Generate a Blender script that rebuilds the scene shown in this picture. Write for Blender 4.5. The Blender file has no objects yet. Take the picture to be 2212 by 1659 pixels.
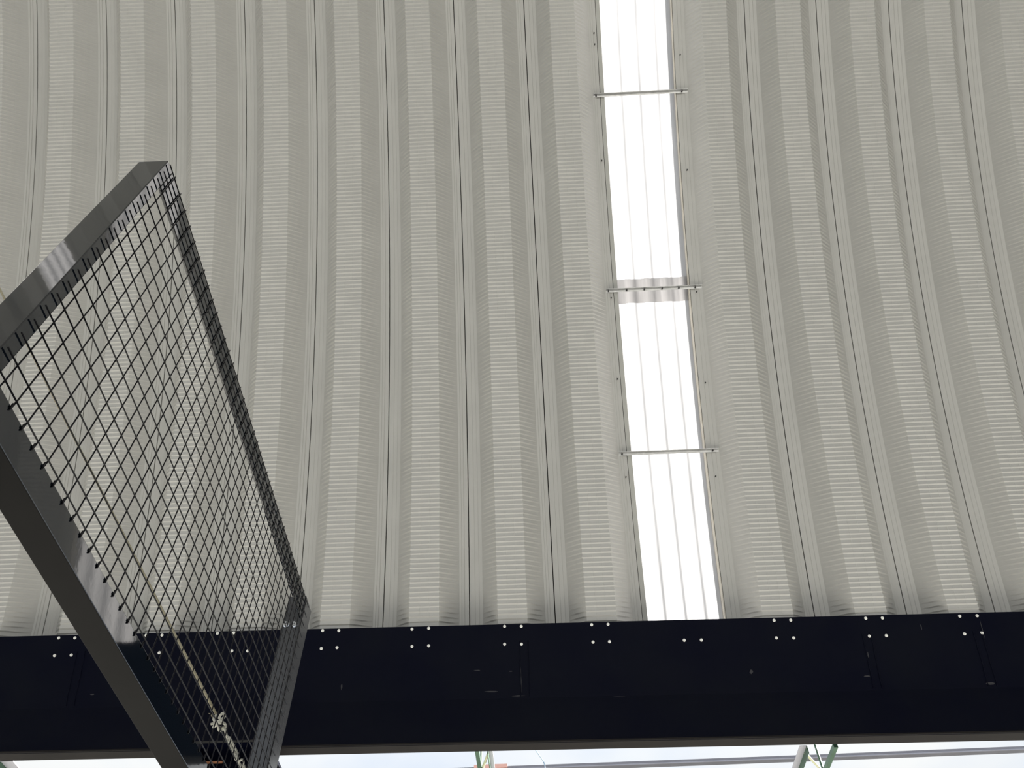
import bpy, bmesh, math, random
import numpy as np
from mathutils import Vector, Matrix
random.seed(7)
SC = bpy.context.scene
COL = SC.collection
EYE = 1.6                                # camera height above the hall floor

# ------------------------------------------------------------------ helpers
def link(o, parent=None):
    COL.objects.link(o)
    if parent is not None:
        o.parent = parent
    return o

def obj(name, verts, faces, m, parent=None, smooth=False):
    me = bpy.data.meshes.new(name)
    me.from_pydata([tuple(v) for v in verts], [], [tuple(f) for f in faces])
    me.update()
    if smooth:
        me.polygons.foreach_set('use_smooth', [True] * len(me.polygons))
    me.materials.append(m)
    return link(bpy.data.objects.new(name, me), parent)

def bmobj(name, bm, m, parent=None, smooth=False, bevel=0):
    if bevel:
        bmesh.ops.bevel(bm, geom=list(bm.edges), offset=bevel, segments=2, affect='EDGES', profile=0.5)
    bmesh.ops.recalc_face_normals(bm, faces=bm.faces)
    me = bpy.data.meshes.new(name)
    bm.to_mesh(me); bm.free()
    if smooth:
        me.polygons.foreach_set('use_smooth', [True] * len(me.polygons))
    me.materials.append(m)
    return link(bpy.data.objects.new(name, me), parent)

def empty(name, loc=(0, 0, 0), parent=None):
    o = bpy.data.objects.new(name, None)
    o.empty_display_size = 0.1
    o.location = loc
    return link(o, parent)

def tag(o, label=None, cat=None, group=None, kind=None):
    if label: o['label'] = label
    if cat: o['category'] = cat
    if group: o['group'] = group
    if kind: o['kind'] = kind
    return o

class MB:
    """collects shapes for ONE mesh"""
    def __init__(s): s.v = []; s.f = []
    def add(s, v, f):
        n = len(s.v); s.v += [tuple(p) for p in v]; s.f += [tuple(i + n for i in q) for q in f]
    def box(s, o, a, b, c):                        # corner o and three edge vectors
        o, a, b, c = map(Vector, (o, a, b, c))
        v = [o, o+a, o+a+b, o+b, o+c, o+a+c, o+a+b+c, o+b+c]
        f = [(0,3,2,1), (4,5,6,7), (0,1,5,4), (1,2,6,5), (2,3,7,6), (3,0,4,7)]
        if a.cross(b).dot(c) < 0: f = [q[::-1] for q in f]
        s.add(v, f)
    def cbox(s, ctr, a, b, c):                     # centred box, full edge vectors
        a, b, c = map(Vector, (a, b, c)); s.box(Vector(ctr)-(a+b+c)/2, a, b, c)
    def tube(s, path, r, n=8, closed=False):
        P = [Vector(p) for p in path]; m = len(P); rings = []
        T0 = None; N = None
        for i in range(m):
            if closed: T = P[(i+1) % m]-P[i-1]
            else: T = P[min(i+1, m-1)]-P[max(i-1, 0)]
            T.normalize()
            if N is None:
                N = T.orthogonal().normalized()
            else:
                N = (N-T*N.dot(T)).normalized()
            B = T.cross(N)
            rr = r[i] if isinstance(r, (list, tuple)) else r
            rings.append([P[i]+(N*math.cos(2*math.pi*k/n)+B*math.sin(2*math.pi*k/n))*rr for k in range(n)])
        v = [p for ring in rings for p in ring]; f = []
        for i in range(m if closed else m-1):
            j = (i+1) % m
            for k in range(n):
                f.append((i*n+k, i*n+(k+1) % n, j*n+(k+1) % n, j*n+k))
        if not closed:
            f.append(tuple(range(n))[::-1]); f.append(tuple((m-1)*n+k for k in range(n)))
        s.add(v, f)
    def disc(s, c, ax, r, h, n=6, rot=0.0, dome=0.0):    # short prism on axis ax
        ax = Vector(ax).normalized(); u = ax.orthogonal().normalized(); w = ax.cross(u); c = Vector(c)
        def ring(rr, hh): return [c+ax*hh+(u*math.cos(rot+2*math.pi*k/n)+w*math.sin(rot+2*math.pi*k/n))*rr for k in range(n)]
        rs = [ring(r, 0), ring(r, h*(1-dome)), ring(r*(0.72 if dome else 1), h)] if dome else [ring(r, 0), ring(r, h)]
        v = [p for q in rs for p in q]; f = [tuple(range(n))[::-1]]
        for i in range(len(rs)-1):
            for k in range(n): f.append((i*n+k, i*n+(k+1) % n, (i+1)*n+(k+1) % n, (i+1)*n+k))
        f.append(tuple((len(rs)-1)*n+k for k in range(n)))
        s.add(v, f)
    def build(s, name, m, parent=None, smooth=False, bevel=0):
        if bevel:
            bm = bmesh.new(); vs = [bm.verts.new(p) for p in s.v]
            for q in s.f:
                try: bm.faces.new([vs[i] for i in q])
                except ValueError: pass
            return bmobj(name, bm, m, parent, smooth, bevel)
        return obj(name, s.v, s.f, m, parent, smooth)

# ------------------------------------------------------------------ materials
def mat(name, col, rough=0.5, metal=0.0, spec=0.5, coat=0.0, var=0.0, vscale=6.0, bump=0.0, bscale=60.0, col2=None, thr=None, stretch=None):
    m = bpy.data.materials.new(name); m.use_nodes = True
    nt = m.node_tree; b = nt.nodes['Principled BSDF']
    b.inputs['Base Color'].default_value = (*col, 1); b.inputs['Roughness'].default_value = rough
    b.inputs['Metallic'].default_value = metal; b.inputs['Specular IOR Level'].default_value = spec
    b.inputs['Coat Weight'].default_value = coat; b.inputs['Coat Roughness'].default_value = 0.08
    tc = nt.nodes.new('ShaderNodeTexCoord'); mp = nt.nodes.new('ShaderNodeMapping')
    nt.links.new(tc.outputs['Object'], mp.inputs['Vector'])
    if stretch: mp.inputs['Scale'].default_value = stretch
    if var or col2:
        n = nt.nodes.new('ShaderNodeTexNoise'); n.inputs['Scale'].default_value = vscale; n.inputs['Detail'].default_value = 6
        nt.links.new(mp.outputs['Vector'], n.inputs['Vector'])
        r = nt.nodes.new('ShaderNodeValToRGB')
        lo, hi = thr or (0.3, 0.7)
        r.color_ramp.elements[0].position = lo; r.color_ramp.elements[1].position = hi
        c2 = col2 or tuple(min(1, c*(1+var)) for c in col)
        c1 = col if col2 else tuple(c*(1-var) for c in col)
        r.color_ramp.elements[0].color = (*c1, 1); r.color_ramp.elements[1].color = (*c2, 1)
        nt.links.new(n.outputs['Fac'], r.inputs['Fac']); nt.links.new(r.outputs['Color'], b.inputs['Base Color'])
    if bump:
        n2 = nt.nodes.new('ShaderNodeTexNoise'); n2.inputs['Scale'].default_value = bscale; n2.inputs['Detail'].default_value = 4
        nt.links.new(mp.outputs['Vector'], n2.inputs['Vector'])
        bp = nt.nodes.new('ShaderNodeBump'); bp.inputs['Strength'].default_value = bump; bp.inputs['Distance'].default_value = 0.01
        nt.links.new(n2.outputs['Fac'], bp.inputs['Height']); nt.links.new(bp.outputs['Normal'], b.inputs['Normal'])
    return m

M = {}
M['roof'] = mat('painted_roof_steel', (0.53, 0.525, 0.505), 0.36, spec=0.5, var=0.03, vscale=3.0)
M['gap'] = mat('seam_sealant', (0.05, 0.05, 0.048), 0.8)
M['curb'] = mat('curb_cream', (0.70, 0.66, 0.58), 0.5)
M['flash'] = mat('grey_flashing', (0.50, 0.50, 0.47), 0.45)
M['navy'] = mat('navy_black_paint', (0.0007, 0.0014, 0.0085), 0.5, spec=0.08, col2=(0.003, 0.004, 0.0095), thr=(0.35, 0.75), vscale=2.2, bump=0.05, bscale=30)
M['scuff'] = mat('scuffed_paint', (0.028, 0.028, 0.034), 0.6)
M['primer'] = mat('brown_primer', (0.010, 0.008, 0.0075), 0.7, spec=.3, var=0.3, vscale=5)
M['frame'] = mat('gloss_black_paint', (0.005, 0.008, 0.013), 0.045, spec=0.95, coat=0.0, bump=0.015, bscale=14)
M['dull'] = mat('dull_unreflective_black', (0.006, 0.0055, 0.0052), 0.55, spec=0.10, var=0.25, vscale=7)
M['post'] = mat('slate_paint', (0.085, 0.088, 0.095), 0.22, spec=0.5, bump=0.03, bscale=25)
M['wire'] = mat('black_coated_wire', (0.0045, 0.004, 0.0065), 0.3, spec=0.22)
M['bolt'] = mat('white_bolt_paint', (0.93, 0.93, 0.90), 0.4)
M['chrome'] = mat('bright_zinc', (0.75, 0.77, 0.80), 0.22, metal=1.0)
M['galv'] = mat('galvanised_steel', (0.60, 0.60, 0.60), 0.38, metal=0.75, var=0.12, vscale=20)
M['screw'] = mat('dark_screw', (0.03, 0.03, 0.03), 0.5)
M['rope'] = mat('beige_rope', (0.42, 0.38, 0.27), 0.85, var=0.2, vscale=160, bump=0.4, bscale=300)
M['knot'] = mat('bleached_cord', (0.55, 0.54, 0.48), 0.8, var=0.25, vscale=90, bump=0.3, bscale=200)
M['green'] = mat('green_girder_paint', (0.055, 0.12, 0.075), 0.45, var=0.25, vscale=8)
M['lav'] = mat('pale_grey_girder_paint', (0.50, 0.50, 0.56), 0.45)
M['yellow'] = mat('pale_yellow_lacing_paint', (0.62, 0.62, 0.42), 0.5)
M['lip'] = mat('gutter_lip_paint', (0.26, 0.27, 0.33), 0.5)
M['gutter'] = mat('grey_gutter_paint', (0.17, 0.175, 0.21), 0.5, var=0.1, vscale=4)
M['salmon'] = mat('salmon_panel_paint', (0.62, 0.36, 0.32), 0.6)
M['cable'] = mat('blue_grey_cable', (0.20, 0.30, 0.40), 0.5)
M['rust'] = mat('rusty_edge', (0.30, 0.13, 0.06), 0.7, var=0.3, vscale=30)
M['plate_edge'] = mat('bare_plate_edge', (0.018, 0.017, 0.016), 0.6)
M['concrete'] = mat('pale_concrete', (0.52, 0.51, 0.47), 0.85, var=0.08, vscale=0.8, bump=0.2, bscale=20)
M['ground'] = mat('dusty_yard', (0.15, 0.145, 0.13), 0.9, var=0.12, vscale=0.15)

def sheet_mat():
    m = bpy.data.materials.new('translucent_sheet'); m.use_nodes = True
    nt = m.node_tree; nt.nodes.clear()
    out = nt.nodes.new('ShaderNodeOutputMaterial'); mix = nt.nodes.new('ShaderNodeMixShader')
    tr = nt.nodes.new('ShaderNodeBsdfTranslucent'); df = nt.nodes.new('ShaderNodeBsdfDiffuse')
    tc = nt.nodes.new('ShaderNodeTexCoord'); mp = nt.nodes.new('ShaderNodeMapping')
    mp.inputs['Scale'].default_value = (1.0, 0.07, 0.07)
    n = nt.nodes.new('ShaderNodeTexNoise'); n.inputs['Scale'].default_value = 26; n.inputs['Detail'].default_value = 5
    r = nt.nodes.new('ShaderNodeValToRGB')
    r.color_ramp.elements[0].position = 0.3; r.color_ramp.elements[1].position = 0.62
    r.color_ramp.elements[0].color = (0.335, 0.330, 0.330, 1); r.color_ramp.elements[1].color = (0.43, 0.422, 0.42, 1)
    nt.links.new(tc.outputs['Object'], mp.inputs['Vector']); nt.links.new(mp.outputs['Vector'], n.inputs['Vector'])
    nt.links.new(n.outputs['Fac'], r.inputs['Fac']); nt.links.new(r.outputs['Color'], tr.inputs['Color'])
    df.inputs['Color'].default_value = (0.85, 0.83, 0.82, 1)
    mix.inputs['Fac'].default_value = 0.12
    nt.links.new(tr.outputs[0], mix.inputs[1]); nt.links.new(df.outputs[0], mix.inputs[2]); nt.links.new(mix.outputs[0], out.inputs['Surface'])
    return m
M['sheet'] = sheet_mat()

# ------------------------------------------------------------------ the arch (side view: forward Y, height Z; s runs up the arch from the eaves beam)
Q0, Q1, Q2, Q3 = 2.040459996, 0.0946326685, -0.0123077728, 0.0020853226
F0, U0 = 4.609029017, 3.257327831
SEND = 5.62
DS = 0.01
_S = np.arange(-0.5, 24.0, DS)
def _theta(s):
    a = Q0+Q1*s+Q2*s**2/2+Q3*s**3/3
    e = Q0+Q1*SEND+Q2*SEND**2/2+Q3*SEND**3/3
    return np.where(s <= SEND, a, e+0.10*(s-SEND))
_TH = _theta(_S)
_F = np.cumsum(np.cos(_TH))*DS; _U = np.cumsum(np.sin(_TH))*DS
_i0 = int(round(0.5/DS)); _F += F0-_F[_i0]; _U += U0-_U[_i0]
S_TOTAL = float(_S[np.argmax(_F < -9.0)])                   # roof cut short behind the viewer to let light onto the ribs
def arch(s):
    """point, tangent angle and inward normal at arc length s"""
    f = np.interp(s, _S, _F); u = np.interp(s, _S, _U); t = np.interp(s, _S, _TH)
    return f, u+EYE, t, np.sin(t)*-1, np.cos(t)
def arch_pt(x, s, d):
    f, u, t, nf, nu = arch(s)
    return np.stack([x, f+nf*d, u+nu*d], -1)

# seams: lateral position of seam i at arc length s
_SEAM = {1: (-4.19175, -.0069, .0044), 2: (-3.58175, .0022, .0012), 3: (-2.97175, .0071, -.0044), 4: (-2.36175, .0006, -.0010),
         5: (-1.75175, .0012, -.0013), 6: (-1.14175, -.0027, -.0040), 7: (-.53175, -.0065, -.0065), 8: (.07825, -.0133, -.0065),
         11: (1.89226, .0019, .0031+.0048), 12: (2.50226, .0026, -.0020+.0048), 13: (3.11226, -.0043, -.0009+.0048), 14: (3.72226, -.0007, -.0037+.0048)}
def seam_x(i, s):
    s = np.asarray(s, float); c = np.clip(s, -0.5, 6.0)
    if i in _SEAM:
        a, b, t = _SEAM[i]
        x = a+b+t*(c-3.5)
        if i >= 11: x = x+.0048*3.5
        return x
    if i < 1: return seam_x(1, s)+0.61*(i-1)
    if i > 14: return seam_x(14, s)+0.61*(i-14)
    if i == 9: return seam_x(8, s)+0.61
    return seam_x(11, s)-0.61
# flatten slight lateral drift into the numbers above; pitch of the pressed ribs:
RIB = 0.0338
RIB_H = 0.0076

# cross-section of one roof panel: x from its left seam, depth into the hall, rib weight, rib direction (x, d)
LW = (-0.79, 0.61); RW = (0.79, 0.61); UP = (0, 1)
PROFILE = [(.0036, -.050, 0, UP), (.0036, 0, 0, UP), (.040, .001, 0, UP), (.044, .005, 0, UP), (.070, .006, 0, UP), (.074, .010, 0, UP), (.098, .015, 0, UP),
           (.120, .0434, .30, LW), (.155, .0886, .8, LW), (.160, .0945, .8, LW), (.165, .1016, .9, LW), (.196, .1416, 1, LW), (.2113, .161, 1, (-.35, .94)),
           (.275, .161, 1, UP), (.280,   .1602, .9, UP), (.285, .161, 1, UP), (.339, .161, 1, UP), (.344,   .1602, .9, UP), (.349, .161, 1, UP), (.413, .161, 1, (.35, .94)),
           (.4285, .1432, 1, RW), (.470, .095, .9, RW), (.475, .0885, .8, RW), (.480, .0835, .8, RW), (.515, .0430, .30, RW),
           (.541, .015, 0, UP), (.556, .013, 0, UP), (.559, .008, 0, UP), (.575, .007, 0, UP), (.578, .001, 0, UP), (.6064, 0, 0, UP), (.6064, -.050, 0, UP)]
def panel_mesh(k, detail):
    if detail:
        n0, n1 = int(-0.42/RIB), int(SEND/RIB)
        ss, hh = [], []
        for n in range(n0, n1):
            ss += [n*RIB, (n+.26)*RIB, (n+.58)*RIB]; hh += [0, 1, .48]
        ss.append(n1*RIB); hh.append(0)
        s2 = np.arange(n1*RIB+.3, S_TOTAL, .3)
        ss = np.array(list(ss)+list(s2)); hh = np.array(list(hh)+[0]*len(s2))
    else:
        ss = np.arange(-0.42, S_TOTAL, .3); hh = np.zeros(len(ss))
    xl = seam_x(k, ss); w = (seam_x(k+1, ss)-xl)/0.61
    f, u, t, nf, nu = arch(ss)
    cols = []
    for (px, pd, pw, pn) in PROFILE:
        a = hh*RIB_H*pw
        x = xl+px*w+a*pn[0]; d = pd+a*pn[1]
        cols.append(np.stack([x, f+nf*d, u+nu*d], -1))
    V = np.stack(cols, 1)                               # rows x cols x 3
    R, Cn = V.shape[:2]
    idx = np.arange(R*Cn).reshape(R, Cn)
    Fq = np.stack([idx[:-1, :-1], idx[:-1, 1:], idx[1:, 1:], idx[1:, :-1]], -1).reshape(-1, 4)
    me = bpy.data.meshes.new('roof_panel')
    me.from_pydata(V.reshape(-1, 3).tolist(), [], Fq.tolist()); me.update()
    me.materials.append(M['roof'])
    return me

def strip(name, m, parent, xf, d, half, s0, s1, ds=.12, thick=.004):
    """a band of given half width running up the arch"""
    ss = np.arange(s0, s1, ds); x = xf(ss)
    a = arch_pt(x-half, ss, d); b = arch_pt(x+half, ss, d); c = arch_pt(x+half, ss, d-thick); e = arch_pt(x-half, ss, d-thick)
    V = np.stack([a, b, c, e], 1).reshape(-1, 3); F = []
    for i in range(len(ss)-1):
        o, p = 4*i, 4*i+4
        for j in range(4): F.append((o+j, o+(j+1) % 4, p+(j+1) % 4, p+j))
    F.append((3, 2, 1, 0)); n = 4*len(ss)-4; F.append((n, n+1, n+2, n+3))
    return obj(name, V.tolist(), F, m, parent)

SKY_BAYS = (-3, 9)
ceiling = tag(empty('ceiling', (0, 0, 0)), 'arched self-supporting roof of ribbed off-white steel panels', 'roof', kind='structure')
K0, K1 = -12, 27
for k in range(K0, K1):
    if k in SKY_BAYS: continue
    o = link(bpy.data.objects.new('roof_panel', panel_mesh(k, 0 <= k <= 15)), ceiling)
    if k in (8, 10):                                     # small dark fixing screws in the flanges beside the skylight
        mb = MB()
        sp = [(4.85, .585), (4.75, .585), (3.72, .585), (2.52, .585), (1.84, .585), (1.06, .585)] if k == 8 else [(4.62, .05), (3.60, .05), (2.54, .05), (1.78, .05), (1.04, .05)]
        for s_, px in sp:
            x = float(seam_x(k, s_))+px; f, u, t, nf, nu = arch(s_)
            mb.disc((x, f+nf*.004, u+nu*.004), (0, nf, nu), .0055, .014, 6)
        tag(mb.build('fixing_screw', M['screw'], o), 'small dark screw heads')
for i in range(K0+1, K1):
    if i in (-3, -2, 9, 10): continue
    strip('standing_seam', M['gap'], ceiling, lambda s, i=i: seam_x(i, s), -.048, .03, -.4, S_TOTAL, .15 if 0 < i < 17 else .5)

# ------------------------------------------------------------------ skylights: strips of corrugated translucent sheet on curbs
def sheet(name, parent, k, s0, s1, d, wav=0.0095):
    ss = np.arange(s0, s1+.001, .05 if s1 < 8 else .1); nx = 72
    x0 = seam_x(k, ss)-.03; x1 = seam_x(k+1, ss)+.05
    cols = []
    for j in range(nx+1):
        q = j/nx; ph = q*4.6*2*math.pi+.6
        h = wav*max(-.62, min(.75, math.sin(ph)*1.25))
        cols.append(arch_pt(x0+(x1-x0)*q, ss, d+h))
    V = np.stack(cols, 1); R, Cn = V.shape[:2]; idx = np.arange(R*Cn).reshape(R, Cn)
    Fq = np.stack([idx[:-1, :-1], idx[:-1, 1:], idx[1:, 1:], idx[1:, :-1]], -1).reshape(-1, 4)
    return obj(name, V.reshape(-1, 3).tolist(), Fq.tolist(), M['sheet'], parent, smooth=True)
def skylight(n, k, label):
    w = tag(empty('window_%d' % n, (0, 0, 0)), label, 'skylight', kind='structure')
    sheet('translucent_sheet', w, k, -.40, 2.735, -.062)
    sheet('translucent_sheet', w, k, 2.488, S_TOTAL, -.050)
    for side, xf in ((-1, lambda s: seam_x(k, s)+.004), (1, lambda s: seam_x(k+1, s)-.004)):
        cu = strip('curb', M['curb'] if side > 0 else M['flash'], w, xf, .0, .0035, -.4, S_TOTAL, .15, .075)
    strip('flashing', M['flash'], w, lambda s: seam_x(k, s)+.018, -.002, .016, -.4, S_TOTAL, .15, .003)
    return w
skylight(1, 9, 'narrow skylight strip of corrugated milky sheet between two roof panels')
skylight(2, -3, 'second skylight strip beyond the left edge of the view')

# cross bars under the skylight: galvanised angle with screws
BARS = [(4.30, 'uppermost of the three galvanised cross bars under the skylight, near the top edge', 0),
        (2.585, 'middle galvanised cross bar, row of screws, over the lapped cream band of the skylight', 1),
        (1.245, 'lowest of the three galvanised cross bars under the skylight, nearest the navy beam', 0)]
for s_, lab, many in BARS:
    f, u, t, nf, nu = arch(s_)
    x0, x1 = float(seam_x(9, s_))-.062, float(seam_x(10, s_))+.094
    o = tag(empty('skylight_cross_bar', ((x0+x1)/2, f, u)), lab, 'bar', 'cross bars under the skylight')
    T = Vector((0, math.cos(t), math.sin(t))); N = Vector((0, nf, nu)); X = Vector((x1-x0, 0, 0))
    c = Vector((0, 0, 0))-X/2
    mb = MB()
    mb.box(c+N*.011-T*.019, X, T*.022, N*.003)           # leg lying against the flanges
    mb.box(c+N*.011+T*.003, X, T*.003, N*.024)            # leg standing off
    mb.build('angle', M['galv'], o)
    for q in ([.025, .215, .40, .585, .76, .93] if many else [.03, .94]):
        b = MB(); p = c+X*q+N*.014-T*.008
        b.disc(p, N, .007, .003, 12); b.disc(p+N*.003, N, .0048, .016, 6)
        b.build('screw', M['screw'], o)

# ------------------------------------------------------------------ eaves beam (bolted plate leaning with the arch, web, bottom flange)
BX = Vector((0.99996532, 0.0070645, -0.00441096))
E0 = Vector((-0.05, 4.4396, 3.171+EYE))
DN = Vector((0, .4524, -.8918)).normalized()
NB = BX.cross(DN).normalized()                           # plate face normal
if NB.y > 0: NB = -NB
beam = tag(empty('eaves_beam', E0), 'long navy-black steel beam with white bolts that carries the roof panels', 'beam')
XL, XR = -8.6, 12.0
def bl(x, a, n=0.0): return BX*x+DN*a+NB*n               # local to the beam
mb = MB(); mb.box(bl(XL, 0, 0), BX*(XR-XL), DN*.4668, NB*-.010); plate = mb.build('connection_plate', M['navy'], beam)
CR = DN*.4668
mb = MB()
mb.box(CR+BX*XL+Vector((0, 0, .0)), BX*(XR-XL), Vector((0, .010, 0)), Vector((0, 0, -.2965)))
mb.build('web', M['navy'], beam)
mb = MB(); mb.box(CR+BX*XL+Vector((0, -.004, -.2965)), BX*(XR-XL), Vector((0, .100, 0)), Vector((0, 0, .010))); mb.build('bottom_flange', M['primer'], beam)
mb = MB(); mb.box(CR+BX*XL+Vector((0, .010, -.012)), BX*(XR-XL), Vector((0, .09, 0)), Vector((0, 0, .010))); mb.build('top_flange', M['navy'], beam)
# faint weld joints on the plate
R_CAM = Matrix(((0.9987666545, -0.0413312547, -0.0275117659), (0.0495581156, 0.7960884406, 0.6031477331), (-0.0030270538, -0.6037672749, 0.7971548876)))
def ray(x, y): return R_CAM @ Vector(((x-1106)/1661, (y-829.5)/1661, 1.0))
def on_plate(x, y):
    d = ray(x, y); o = Vector((0, 0, EYE)); return o+d*((E0-o).dot(NB)/d.dot(NB))
for x in (160, 1123, 1876, 2122):
    p = on_plate(x, 1440)-E0
    bx = p.dot(BX)
    for dx in (0, .055):
        mb = MB(); mb.tube([bl(bx+dx, a, .001)+BX*random.uniform(-.003, .003) for a in np.linspace(.11, .455, 14)], .0035, 6)
        mb.build('weld_bead', M['navy'], beam)
# scuffs: thin scraped patches of paint
mb = MB()
for x, y, w, h in ((1121, 1503, 34, 3), (1103, 1450, 12, 3), (1030, 1448, 20, 2), (1623, 1451, 9, 9), (1873, 1460, 16, 4), (1875, 1414, 3, 14), (1125, 1470, 3, 60),
                   (1060, 1494, 30, 3), (1340, 1505, 40, 3), (1990, 1355, 3, 12), (738, 1484, 4, 14), (200, 1500, 12, 3), (2140, 1476, 22, 6), (2122, 1360, 2, 40)):
    p = on_plate(x, y)
    a, b = BX*(w/300), DN*(h/300)
    n = 7; ring = [p-E0+NB*.0015+a*.5*math.cos(6.283*i/n)*random.uniform(.5, 1)+b*.5*math.sin(6.283*i/n)*random.uniform(.5, 1) for i in range(n)]
    mb.add([q-NB*.0014 for q in ring]+ring, [tuple(range(n, 2*n))]+[(i, (i+1) % n, n+(i+1) % n, n+i) for i in range(n)])
tag(mb.build('scuff_marks', M['scuff'], beam), 'pale scrapes in the dark paint')
BOLTS = [(127, 1378), (162, 1378), (118, 1416), (154, 1415), (315.6, 1372), (350, 1372), (309, 1411), (344, 1410), (470, 1368), (505, 1367), (501, 1406), (535, 1406),
         (697, 1362), (732, 1362), (694, 1401), (728, 1399), (890, 1359), (926, 1357), (890, 1396.5), (926, 1395), (1090, 1353), (1126, 1353), (1090, 1391.5), (1126.5, 1391.5),
         (1278, 1349.5), (1313.5, 1348.5), (1281, 1387), (1316.5, 1386), (1478, 1383), (1515, 1382.5), (1672, 1340), (1708, 1339.5), (1677, 1378), (1714.5, 1378),
         (1870, 1335.5), (1906, 1335), (1878, 1374), (1914.5, 1373), (2073, 1331), (2110.5, 1330), (2083.5, 1369), (2121, 1367)]
for x, y in BOLTS:
    p = on_plate(x, y)-E0
    mb = MB(); mb.disc(p, NB, .0102, .003, 16, dome=.4); mb.disc(p+NB*.003, NB, .0078, .007, 6, rot=random.random(), dome=.3)
    mb.build('bolt', M['bolt'], beam)

# ------------------------------------------------------------------ mesh guard panel (l up, v forward, n away from the camera), unit = one mesh cell
G0 = Vector((-0.96627, 0.80015, 1.12538+EYE)); CELL = 0.05
GL = Vector((-0.0200764, 0, 0.9997984)); GV = Vector((-0.0146689, 0.9998924, -0.0002946))*0.9969; GN = Vector((-0.9996908, -0.0146718, -0.0200742))
def g(l, v, n): return (GL*l+GV*v+GN*n)*CELL
guard = tag(empty('mesh_guard_panel', G0), 'large black tube frame filled with square wire mesh, on a slate post at left', 'guard panel')
def tube_box(name, l0, l1, v0, v1, n0, n1, parent, m=M['frame'], bev=.0022):
    mb = MB(); mb.box(g(l0, v0, n0), g(l1-l0, 0, 0), g(0, v1-v0, 0), g(0, 0, n1-n0)); return mb.build(name, m, parent, bevel=bev)
VEND = 37.95
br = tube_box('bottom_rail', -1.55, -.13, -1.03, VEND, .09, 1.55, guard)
br.data.materials.append(M['dull'])                       # dusty underside, kept dull and dark to suppress the floor's reflection
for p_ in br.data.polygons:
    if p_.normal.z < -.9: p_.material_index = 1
tube_box('end_post', -1.55, 19.22, -1.03, -.30, .085, 1.74, guard)
tube_box('top_rail', 17.2, 19.22, -.30, VEND, .09, .24, guard)
tube_box('top_rail_lip', 19.1, 19.22, -.30, VEND, .24, .90, guard)
# mesh: welded round wires, one part
mb = MB(); RW_ = .00175
for i in range(0, 20):
    l = .055 if i == 0 else (19.0 if i == 19 else i)
    a, b = (-.86+random.uniform(-.05, .05)), 38.86
    vs = np.linspace(a, b, 14)
    mb.tube([g(l+random.uniform(-.012, .012), v, -.032) for v in vs], RW_, 7)
for j in range(0, 39):
    bend = (j == 8) or (j == 11)
    pts = [g(-.35, j, .06), g(-.08, j, .04), g(.2, j, .032)]
    pts += [g(l, j+random.uniform(-.012, .012)+(.16 if bend and l in (18,) else 0), .032) for l in (3, 6, 9, 12, 15, 17, 17.5, 18, 18.5)]
    pts += [g(19.0, j, .032), g(19.38+random.uniform(-.05, .05), j+random.uniform(-.03, .03), .045)]
    mb.tube(pts, RW_, 7)
mb.build('wire_mesh', M['wire'], guard, smooth=True)
# small welded tabs holding the mesh on the bottom rail
for j in range(1, 38):
    mb = MB(); mb.cbox(g(-.14, j-.03, .055), g(.24, 0, 0), g(0, .09, 0), g(0, 0, .07)); mb.build('weld_tab', M['wire'], guard, bevel=.001)

# far post that carries the panel
PF = G0+g(0, 38.0, .09)
off = PF-G0
hl = 19.55                                                # top of post in cells
def pv(l, v, n): return g(l, v-38.0, n-.09)+off
l_floor = -(G0.z/CELL)/GL.z+.02
mb = MB(); mb.box(pv(l_floor, 38.0, .085), g(hl-l_floor, 0, 0), g(0, 2.2, 0), g(0, 0, 1.475))
for n0, n1 in ((1.40, 1.56), (.11, .25)):                 # raised lips on the face
    mb.box(pv(l_floor, 37.96, n0), g(hl-l_floor, 0, 0), g(0, .05, 0), g(0, 0, n1-n0))
mb.cbox(pv(l_floor, 39.1, .8)+Vector((0, 0, .006)), (.22, 0, 0), (0, .22, 0), (0, 0, .012))
post = tag(mb.build('support_post', M['post'], guard, bevel=.0018), 'slate grey steel post at the far end')
AX = -GV.normalized()
for l, n in ((16.65, 1.20), (16.62, .50)):
    p = pv(l, 37.96, n)
    mb = MB(); mb.disc(p, AX, .0135, .0025, 20, dome=.3); mb.disc(p+AX*.0025, AX, .0085, .007, 6, dome=.25); mb.disc(p+AX*.0095, AX, .0042, .009, 10)
    tag(mb.build('bolt', M['chrome'], post), 'shiny zinc bolt and nut')

# ------------------------------------------------------------------ rope behind the mesh, ending in a knot and loops
def at(x, y, depth):                                     # a point of the hall seen at that spot, at that depth
    return Vector((0, 0, EYE))+ray(x, y)*depth
rope = tag(empty('rope', at(260, 1137, 3.0)), 'beige rope strung behind the wire mesh, knotted near its lower end', 'rope')
ro = rope.location.copy()
A, B = at(-120, 382, 3.75), at(468, 1545, 2.85)
pts = []
for i in range(31):
    q = i/30; p = A.lerp(B, q); p.z -= .012*math.sin(math.pi*q); pts.append(p-ro)
mb = MB(); mb.tube(pts, .0047, 10); mb.build('cord', M['rope'], rope, smooth=True)
KC = at(475, 1558, 2.84)-ro
def wob(path, r, nm, m, n=8):
    P = [Vector(p) for p in path]; out = []
    for i in range(len(P)-1):                            # Catmull-Rom
        p0, p1, p2, p3 = P[max(i-1, 0)], P[i], P[i+1], P[min(i+2, len(P)-1)]
        for k in range(6):
            t = k/6; out.append(.5*((2*p1)+(p2-p0)*t+(2*p0-5*p1+4*p2-p3)*t*t+(3*p1-p0-3*p2+p3)*t**3))
    out.append(P[-1]); mb = MB(); mb.tube(out, r, n); return mb.build(nm, m, rope, smooth=True)
def pa(lst, d0=2.84): return [at(x, y, d0+dz)-ro for x, y, dz in lst]
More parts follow.
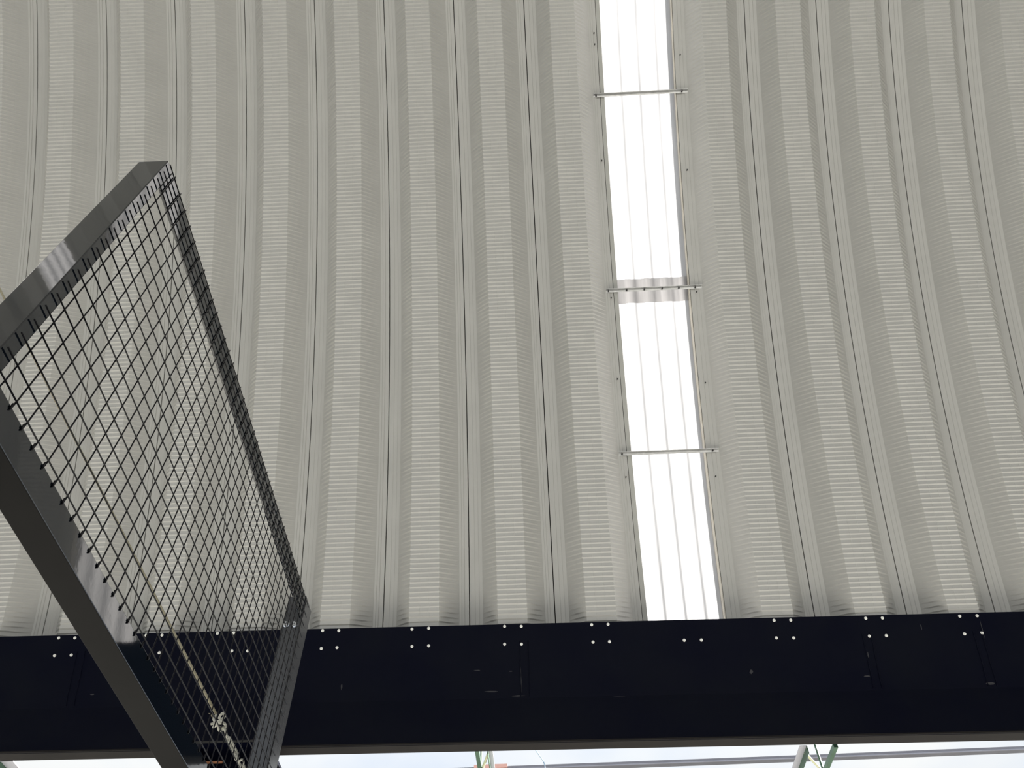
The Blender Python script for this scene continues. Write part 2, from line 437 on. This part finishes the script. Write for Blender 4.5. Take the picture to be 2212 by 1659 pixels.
wob(pa([(468, 1545, .01), (462, 1553, -.01), (469, 1562, -.02), (481, 1561, -.01), (487, 1566, .01), (485, 1573, .02), (476, 1572, .01), (469, 1566, -.01), (472, 1558, -.02), (482, 1556, -.02)]), .0050, 'knot', M['knot'])
wob(pa([(473, 1552, -.02), (477, 1544, -.02), (484, 1540, -.01), (485, 1548, .0), (478, 1554, .01), (470, 1560, .0), (462, 1562, -.01), (456, 1564, -.01)]), .0046, 'knot', M['knot'])
wob(pa([(470, 1558, .0), (463, 1566, .01), (461, 1571, .01), (467, 1566, -.02), (473, 1560, -.025), (479, 1563, -.02)]), .0042, 'knot', M['knot'])
wob(pa([(472, 1568, .0), (473, 1577, .0), (478, 1578, .01), (480, 1571, .01)]), .0048, 'knot', M['knot'])
wob(pa([(482, 1570, .0), (487, 1579, .0), (489, 1588, .0), (493, 1596, .0), (496, 1606, .0), (501, 1617, .0), (507, 1628, .0), (511, 1638, .0), (516, 1648, .0), (527, 1668, .0), (540, 1692, 0)]), .0050, 'hanging_tail', M['knot'])
wob(pa([(491, 1592, -.01), (497, 1594, -.01), (501, 1602, -.01), (507, 1614, -.01), (513, 1626, -.01), (514, 1636, -.01), (509, 1634, -.012), (508, 1626, -.012)]), .0040, 'loop', M['knot'])
wob(pa([(492, 1594, -.02), (490, 1600, -.02), (496, 1602, -.02), (498, 1596, -.02), (493, 1593, -.02)]), .0036, 'loop', M['knot'])
wob(pa([(509, 1630, -.015), (513, 1637, -.02), (512, 1643, -.02), (508, 1638, -.02), (508, 1631, -.02)]), .0040, 'loop', M['knot'])
wob(pa([(517, 1655, -.01), (517, 1645, -.015), (523, 1641, -.02), (526, 1648, -.02), (522, 1656, -.02), (518, 1660, -.02), (520, 1668, -.02)]), .0042, 'loop', M['knot'])
wob(pa([(527, 1653, -.02), (529, 1660, -.02), (527, 1668, -.01)]), .0045, 'loop', M['knot'])
for a in ([(458, 1546, 0), (453, 1542, 0), (451, 1541, 0)], [(461, 1551, 0), (457, 1547, 0), (456, 1543, .01)]):
    wob(pa(a), .0014, 'frayed_end', M['rope'], 5)

# ------------------------------------------------------------------ column under the beam (behind the mesh)
def at_y(x, y, Y):                                       # point on the plane Y = const
    d = ray(x, y); return Vector((0, 0, EYE))+d*(Y/d.y)
zb = E0.z+CR.z-.2965                                     # underside of the beam
c0 = at_y(432, 1600, 4.60); c1 = at_y(590, 1600, 4.60)
cx, hw = (c0.x+c1.x)/2, (c1.x-c0.x)/2
zc = zb-.006+.004*1.6
col = tag(empty('steel_column', (cx, 4.75, 0)), 'dark steel column under the navy beam, behind the lower end of the mesh', 'column')
YF = 4.62
ztop = zc-.004
mb = MB(); mb.box((-hw, -.24, ztop-.02), (2*hw, 0, 0), (0, .36, 0), (0, 0, .02)); mb.build('cap_plate', M['navy'], col)
mb = MB()
for sx in (-1, 1):
    mb.box((sx*(hw-.03)-.008, -.19, .012), (.016, 0, 0), (0, .30, 0), (0, 0, ztop-.032))
mb.box((-hw+.03, -.04, .012), (2*hw-.06, 0, 0), (0, .012, 0), (0, 0, ztop-.032))
mb.build('shaft', M['navy'], col)
mb = MB(); mb.box((-hw+.03, -.19, ztop-.115), (.17, 0, 0), (0, .010, 0), (0, 0, .010)); tag(mb.build('stiffener', M['rust'], col), 'rusty stiffener plate')
mb = MB(); mb.box((-hw, -.2415, ztop-.018), (2*hw, 0, 0), (0, .0012, 0), (0, 0, .014)); mb.build('plate_edge', M['plate_edge'], col)
mb = MB(); mb.box((-hw-.05, -.24, 0), (2*hw+.1, 0, 0), (0, .44, 0), (0, 0, .012)); mb.build('base_plate', M['navy'], col)

# ------------------------------------------------------------------ open lattice girders running away beyond the beam
def girder(px, lab, wch=.05, flip=1, tx=.20):
    Y0 = 4.83; p = at_y(px, 1612 if px > 100 else 1645, Y0); z = p.z
    o = tag(empty('lattice_girder', (p.x, Y0, z)), lab, 'girder', 'open lattice girders outside beyond the beam')
    L = 9.0
    mb = MB(); mb.box((-wch/2, 0, 0), (wch, 0, 0), (0, L, 0), (0, 0, .005)); mb.build('chord_flange', M['lav'], o)
    mb = MB(); mb.box((flip*wch/2-(.005 if flip > 0 else 0), 0, .0), (.005, 0, 0), (0, L, 0), (0, 0, -.045)); mb.build('chord_leg', M['green'], o)
    tx = flip*tx; zt = .30
    mb = MB(); mb.box((tx-.013, 0, -.013), (.026, 0, 0), (0, L, 0), (0, 0, .026)); mb.build('side_chord', M['green'], o)
    st = .58; n = int(L/st)
    for i in range(n):
        y = .07+st*i
        a, b, c = Vector((flip*wch/2, y, -.01)), Vector((tx, y+st*.5, 0)), Vector((flip*wch/2, y+st, -.01))
        mb = MB(); mb.tube([a, b], .0085, 6); mb.build('lacing_bar', M['yellow'] if i % 2 == 0 else M['green'], o)
        mb = MB(); mb.tube([b, c], .0085, 6); mb.build('lacing_bar', M['green'], o)
        mb = MB(); mb.tube([b, b+Vector((0, 0, zt))], .008, 6); mb.build('upright_bar', M['green'], o)
    return o
girder(1735.5, 'lattice girder outside with pale yellow bar, below the right half of the navy beam', .046, 1, .20)
girder(1058, 'green lattice girder outside, below the middle of the navy beam', .030, -1, .085)
girder(14, 'pale lattice girder outside in the bottom left corner below the beam', .085, -1, .9)

# grey gutter line crossing behind the girders
Yg = 12.0
ga, gb, gc = at_y(560, 1678, Yg), at_y(1735, 1634, Yg), at_y(2260, 1613, Yg)
gut = tag(empty('eaves_gutter', gb), 'long grey gutter line crossing the sky behind the lattice girders', 'gutter')
hx = .046
def seg(p, q, nm, m, h=hx, dep=.12, dz=0.0, dy=0.0):
    p, q = p-gb, q-gb; mb = MB(); mb.box(p+Vector((0, dy, -h/2+dz)), q-p, (0, dep, 0), (0, 0, h)); return mb.build(nm, m, gut)
left = ga+(ga-gb)*1.2; right = gc+(gc-gb)*2.0
seg(left, gb, 'channel', M['gutter']); seg(gb, right, 'channel', M['gutter'])
seg(left, gb, 'lip', M['lip'], .014, .02, -.03, -.022); seg(gb, right, 'lip', M['lip'], .014, .02, -.03, -.022)
s0, s1 = at_y(1024, 1658.5, Yg), at_y(1096, 1656, Yg)
tag(seg(s0, s1, 'joint_cover', M['salmon'], .06, .03, 0, -.032), 'salmon pink joint cover')
# posts holding that gutter up
for p in (left, right):
    mb = MB(); mb.box(p-gb+Vector((-.05, .01, -hx/2)), (.1, 0, 0), (0, .1, 0), (0, 0, -(p.z-hx/2+.15))); mb.build('gutter_post', M['gutter'], gut)
cab = tag(empty('hanging_cable', at_y(1172, 1642, 8.0)), 'thin blue grey cable dangling in the sky below the beam', 'cable')
co = cab.location
P = [at_y(x, y, Y) for x, y, Y in ((1136, 1590, 5.0), (1160, 1624, 6.6), (1167, 1634, 7.4), (1174, 1645, 8.0), (1177, 1654, 8.0), (1178, 1670, 8.0), (1179, 1700, 8.0))]
mb = MB(); mb.tube([p-co for p in P], .0055, 6); mb.build('cable_strand', M['cable'], cab)

# ------------------------------------------------------------------ floor and yard
mb = MB(); mb.box((-40, -30, -.15), (80, 0, 0), (0, 37, 0), (0, 0, .15)); tag(mb.build('floor', M['concrete']), 'pale concrete hall floor, extended out of view to bounce light', 'floor', kind='structure')  # slab runs far past the hall to bounce sunlight up to the roof
mb = MB(); mb.box((-150, -150, -.4), (300, 0, 0), (0, 300, 0), (0, 0, .24)); tag(mb.build('ground', M['ground']), 'dusty yard around the hall', 'ground', kind='structure')

M['wall_pale'] = mat('plain_pale_wall', (0.42, 0.42, 0.41), 0.8, var=0.05, vscale=1.5)
M['wall'] = mat('plain_dark_wall', (0.13, 0.13, 0.13), 0.8, var=0.05, vscale=1.5)
mb = MB(); mb.box((-11.9, -9.5, 0), (.2, 0, 0), (0, 14, 0), (0, 0, 12)); tag(mb.build('bounce_wall_left', M['wall_pale']), 'plain pale end wall added out of view at the left to bounce light', 'wall', kind='structure')  # unseen wall added for the lighting, pale to brighten the left side
mb = MB(); mb.box((11.7, -9.5, 0), (.2, 0, 0), (0, 14, 0), (0, 0, 12)); tag(mb.build('blocker_wall_right', M['wall']), 'plain dark end wall added out of view at the right to block side light', 'wall', kind='structure')  # unseen wall added to keep side light off the panel flanks

# ------------------------------------------------------------------ sky, sun
w = bpy.data.worlds.new('sky'); SC.world = w; w.use_nodes = True
nt = w.node_tree; bg = nt.nodes['Background']
tc = nt.nodes.new('ShaderNodeTexCoord'); mp = nt.nodes.new('ShaderNodeMapping'); mp.inputs['Scale'].default_value = (1.0, 1.0, 2.2)
n = nt.nodes.new('ShaderNodeTexNoise'); n.inputs['Scale'].default_value = 2.6; n.inputs['Detail'].default_value = 5; n.inputs['Roughness'].default_value = .5
r = nt.nodes.new('ShaderNodeValToRGB')
r.color_ramp.elements[0].position = .36; r.color_ramp.elements[0].color = (0.74, 0.83, 0.97, 1)
r.color_ramp.elements[1].position = .60; r.color_ramp.elements[1].color = (0.98, 1.0, 1.0, 1)
nt.links.new(tc.outputs['Generated'], mp.inputs['Vector']); nt.links.new(mp.outputs['Vector'], n.inputs['Vector'])
nt.links.new(n.outputs['Fac'], r.inputs['Fac']); nt.links.new(r.outputs['Color'], bg.inputs['Color'])
sx = nt.nodes.new('ShaderNodeSeparateXYZ'); mr = nt.nodes.new('ShaderNodeMapRange')
nt.links.new(tc.outputs['Generated'], sx.inputs[0]); nt.links.new(sx.outputs['Z'], mr.inputs['Value'])
mr.inputs['From Min'].default_value = .35; mr.inputs['From Max'].default_value = 1.0; mr.inputs['To Min'].default_value = .54; mr.inputs['To Max'].default_value = .85
nt.links.new(mr.outputs[0], bg.inputs['Strength'])
sun = bpy.data.lights.new('sun', 'SUN'); sun.energy = 12.5; sun.angle = math.radians(12); sun.color = (1.0, .97, .92)
so = link(bpy.data.objects.new('sun', sun))
so.rotation_euler = Vector((.80, .31, .47)).to_track_quat('Z', 'Y').to_euler()

# ------------------------------------------------------------------ camera
cam = bpy.data.cameras.new('camera'); co_ = link(bpy.data.objects.new('camera', cam))
cam.sensor_width = 36; cam.lens = 36*1661/2212; cam.clip_start = .05; cam.clip_end = 500
right_, down_, fwd_ = R_CAM.col[0], R_CAM.col[1], R_CAM.col[2]
m3 = Matrix((right_, -down_, -fwd_)).transposed()
co_.matrix_world = Matrix.Translation((0, 0, EYE)) @ m3.to_4x4()
SC.camera = co_
vs = SC.view_settings; SC.display_settings.display_device = 'sRGB'
vs.view_transform = 'Standard'; vs.look = 'None'; vs.gamma = 1; vs.use_curve_mapping = False; vs.exposure = 0.78
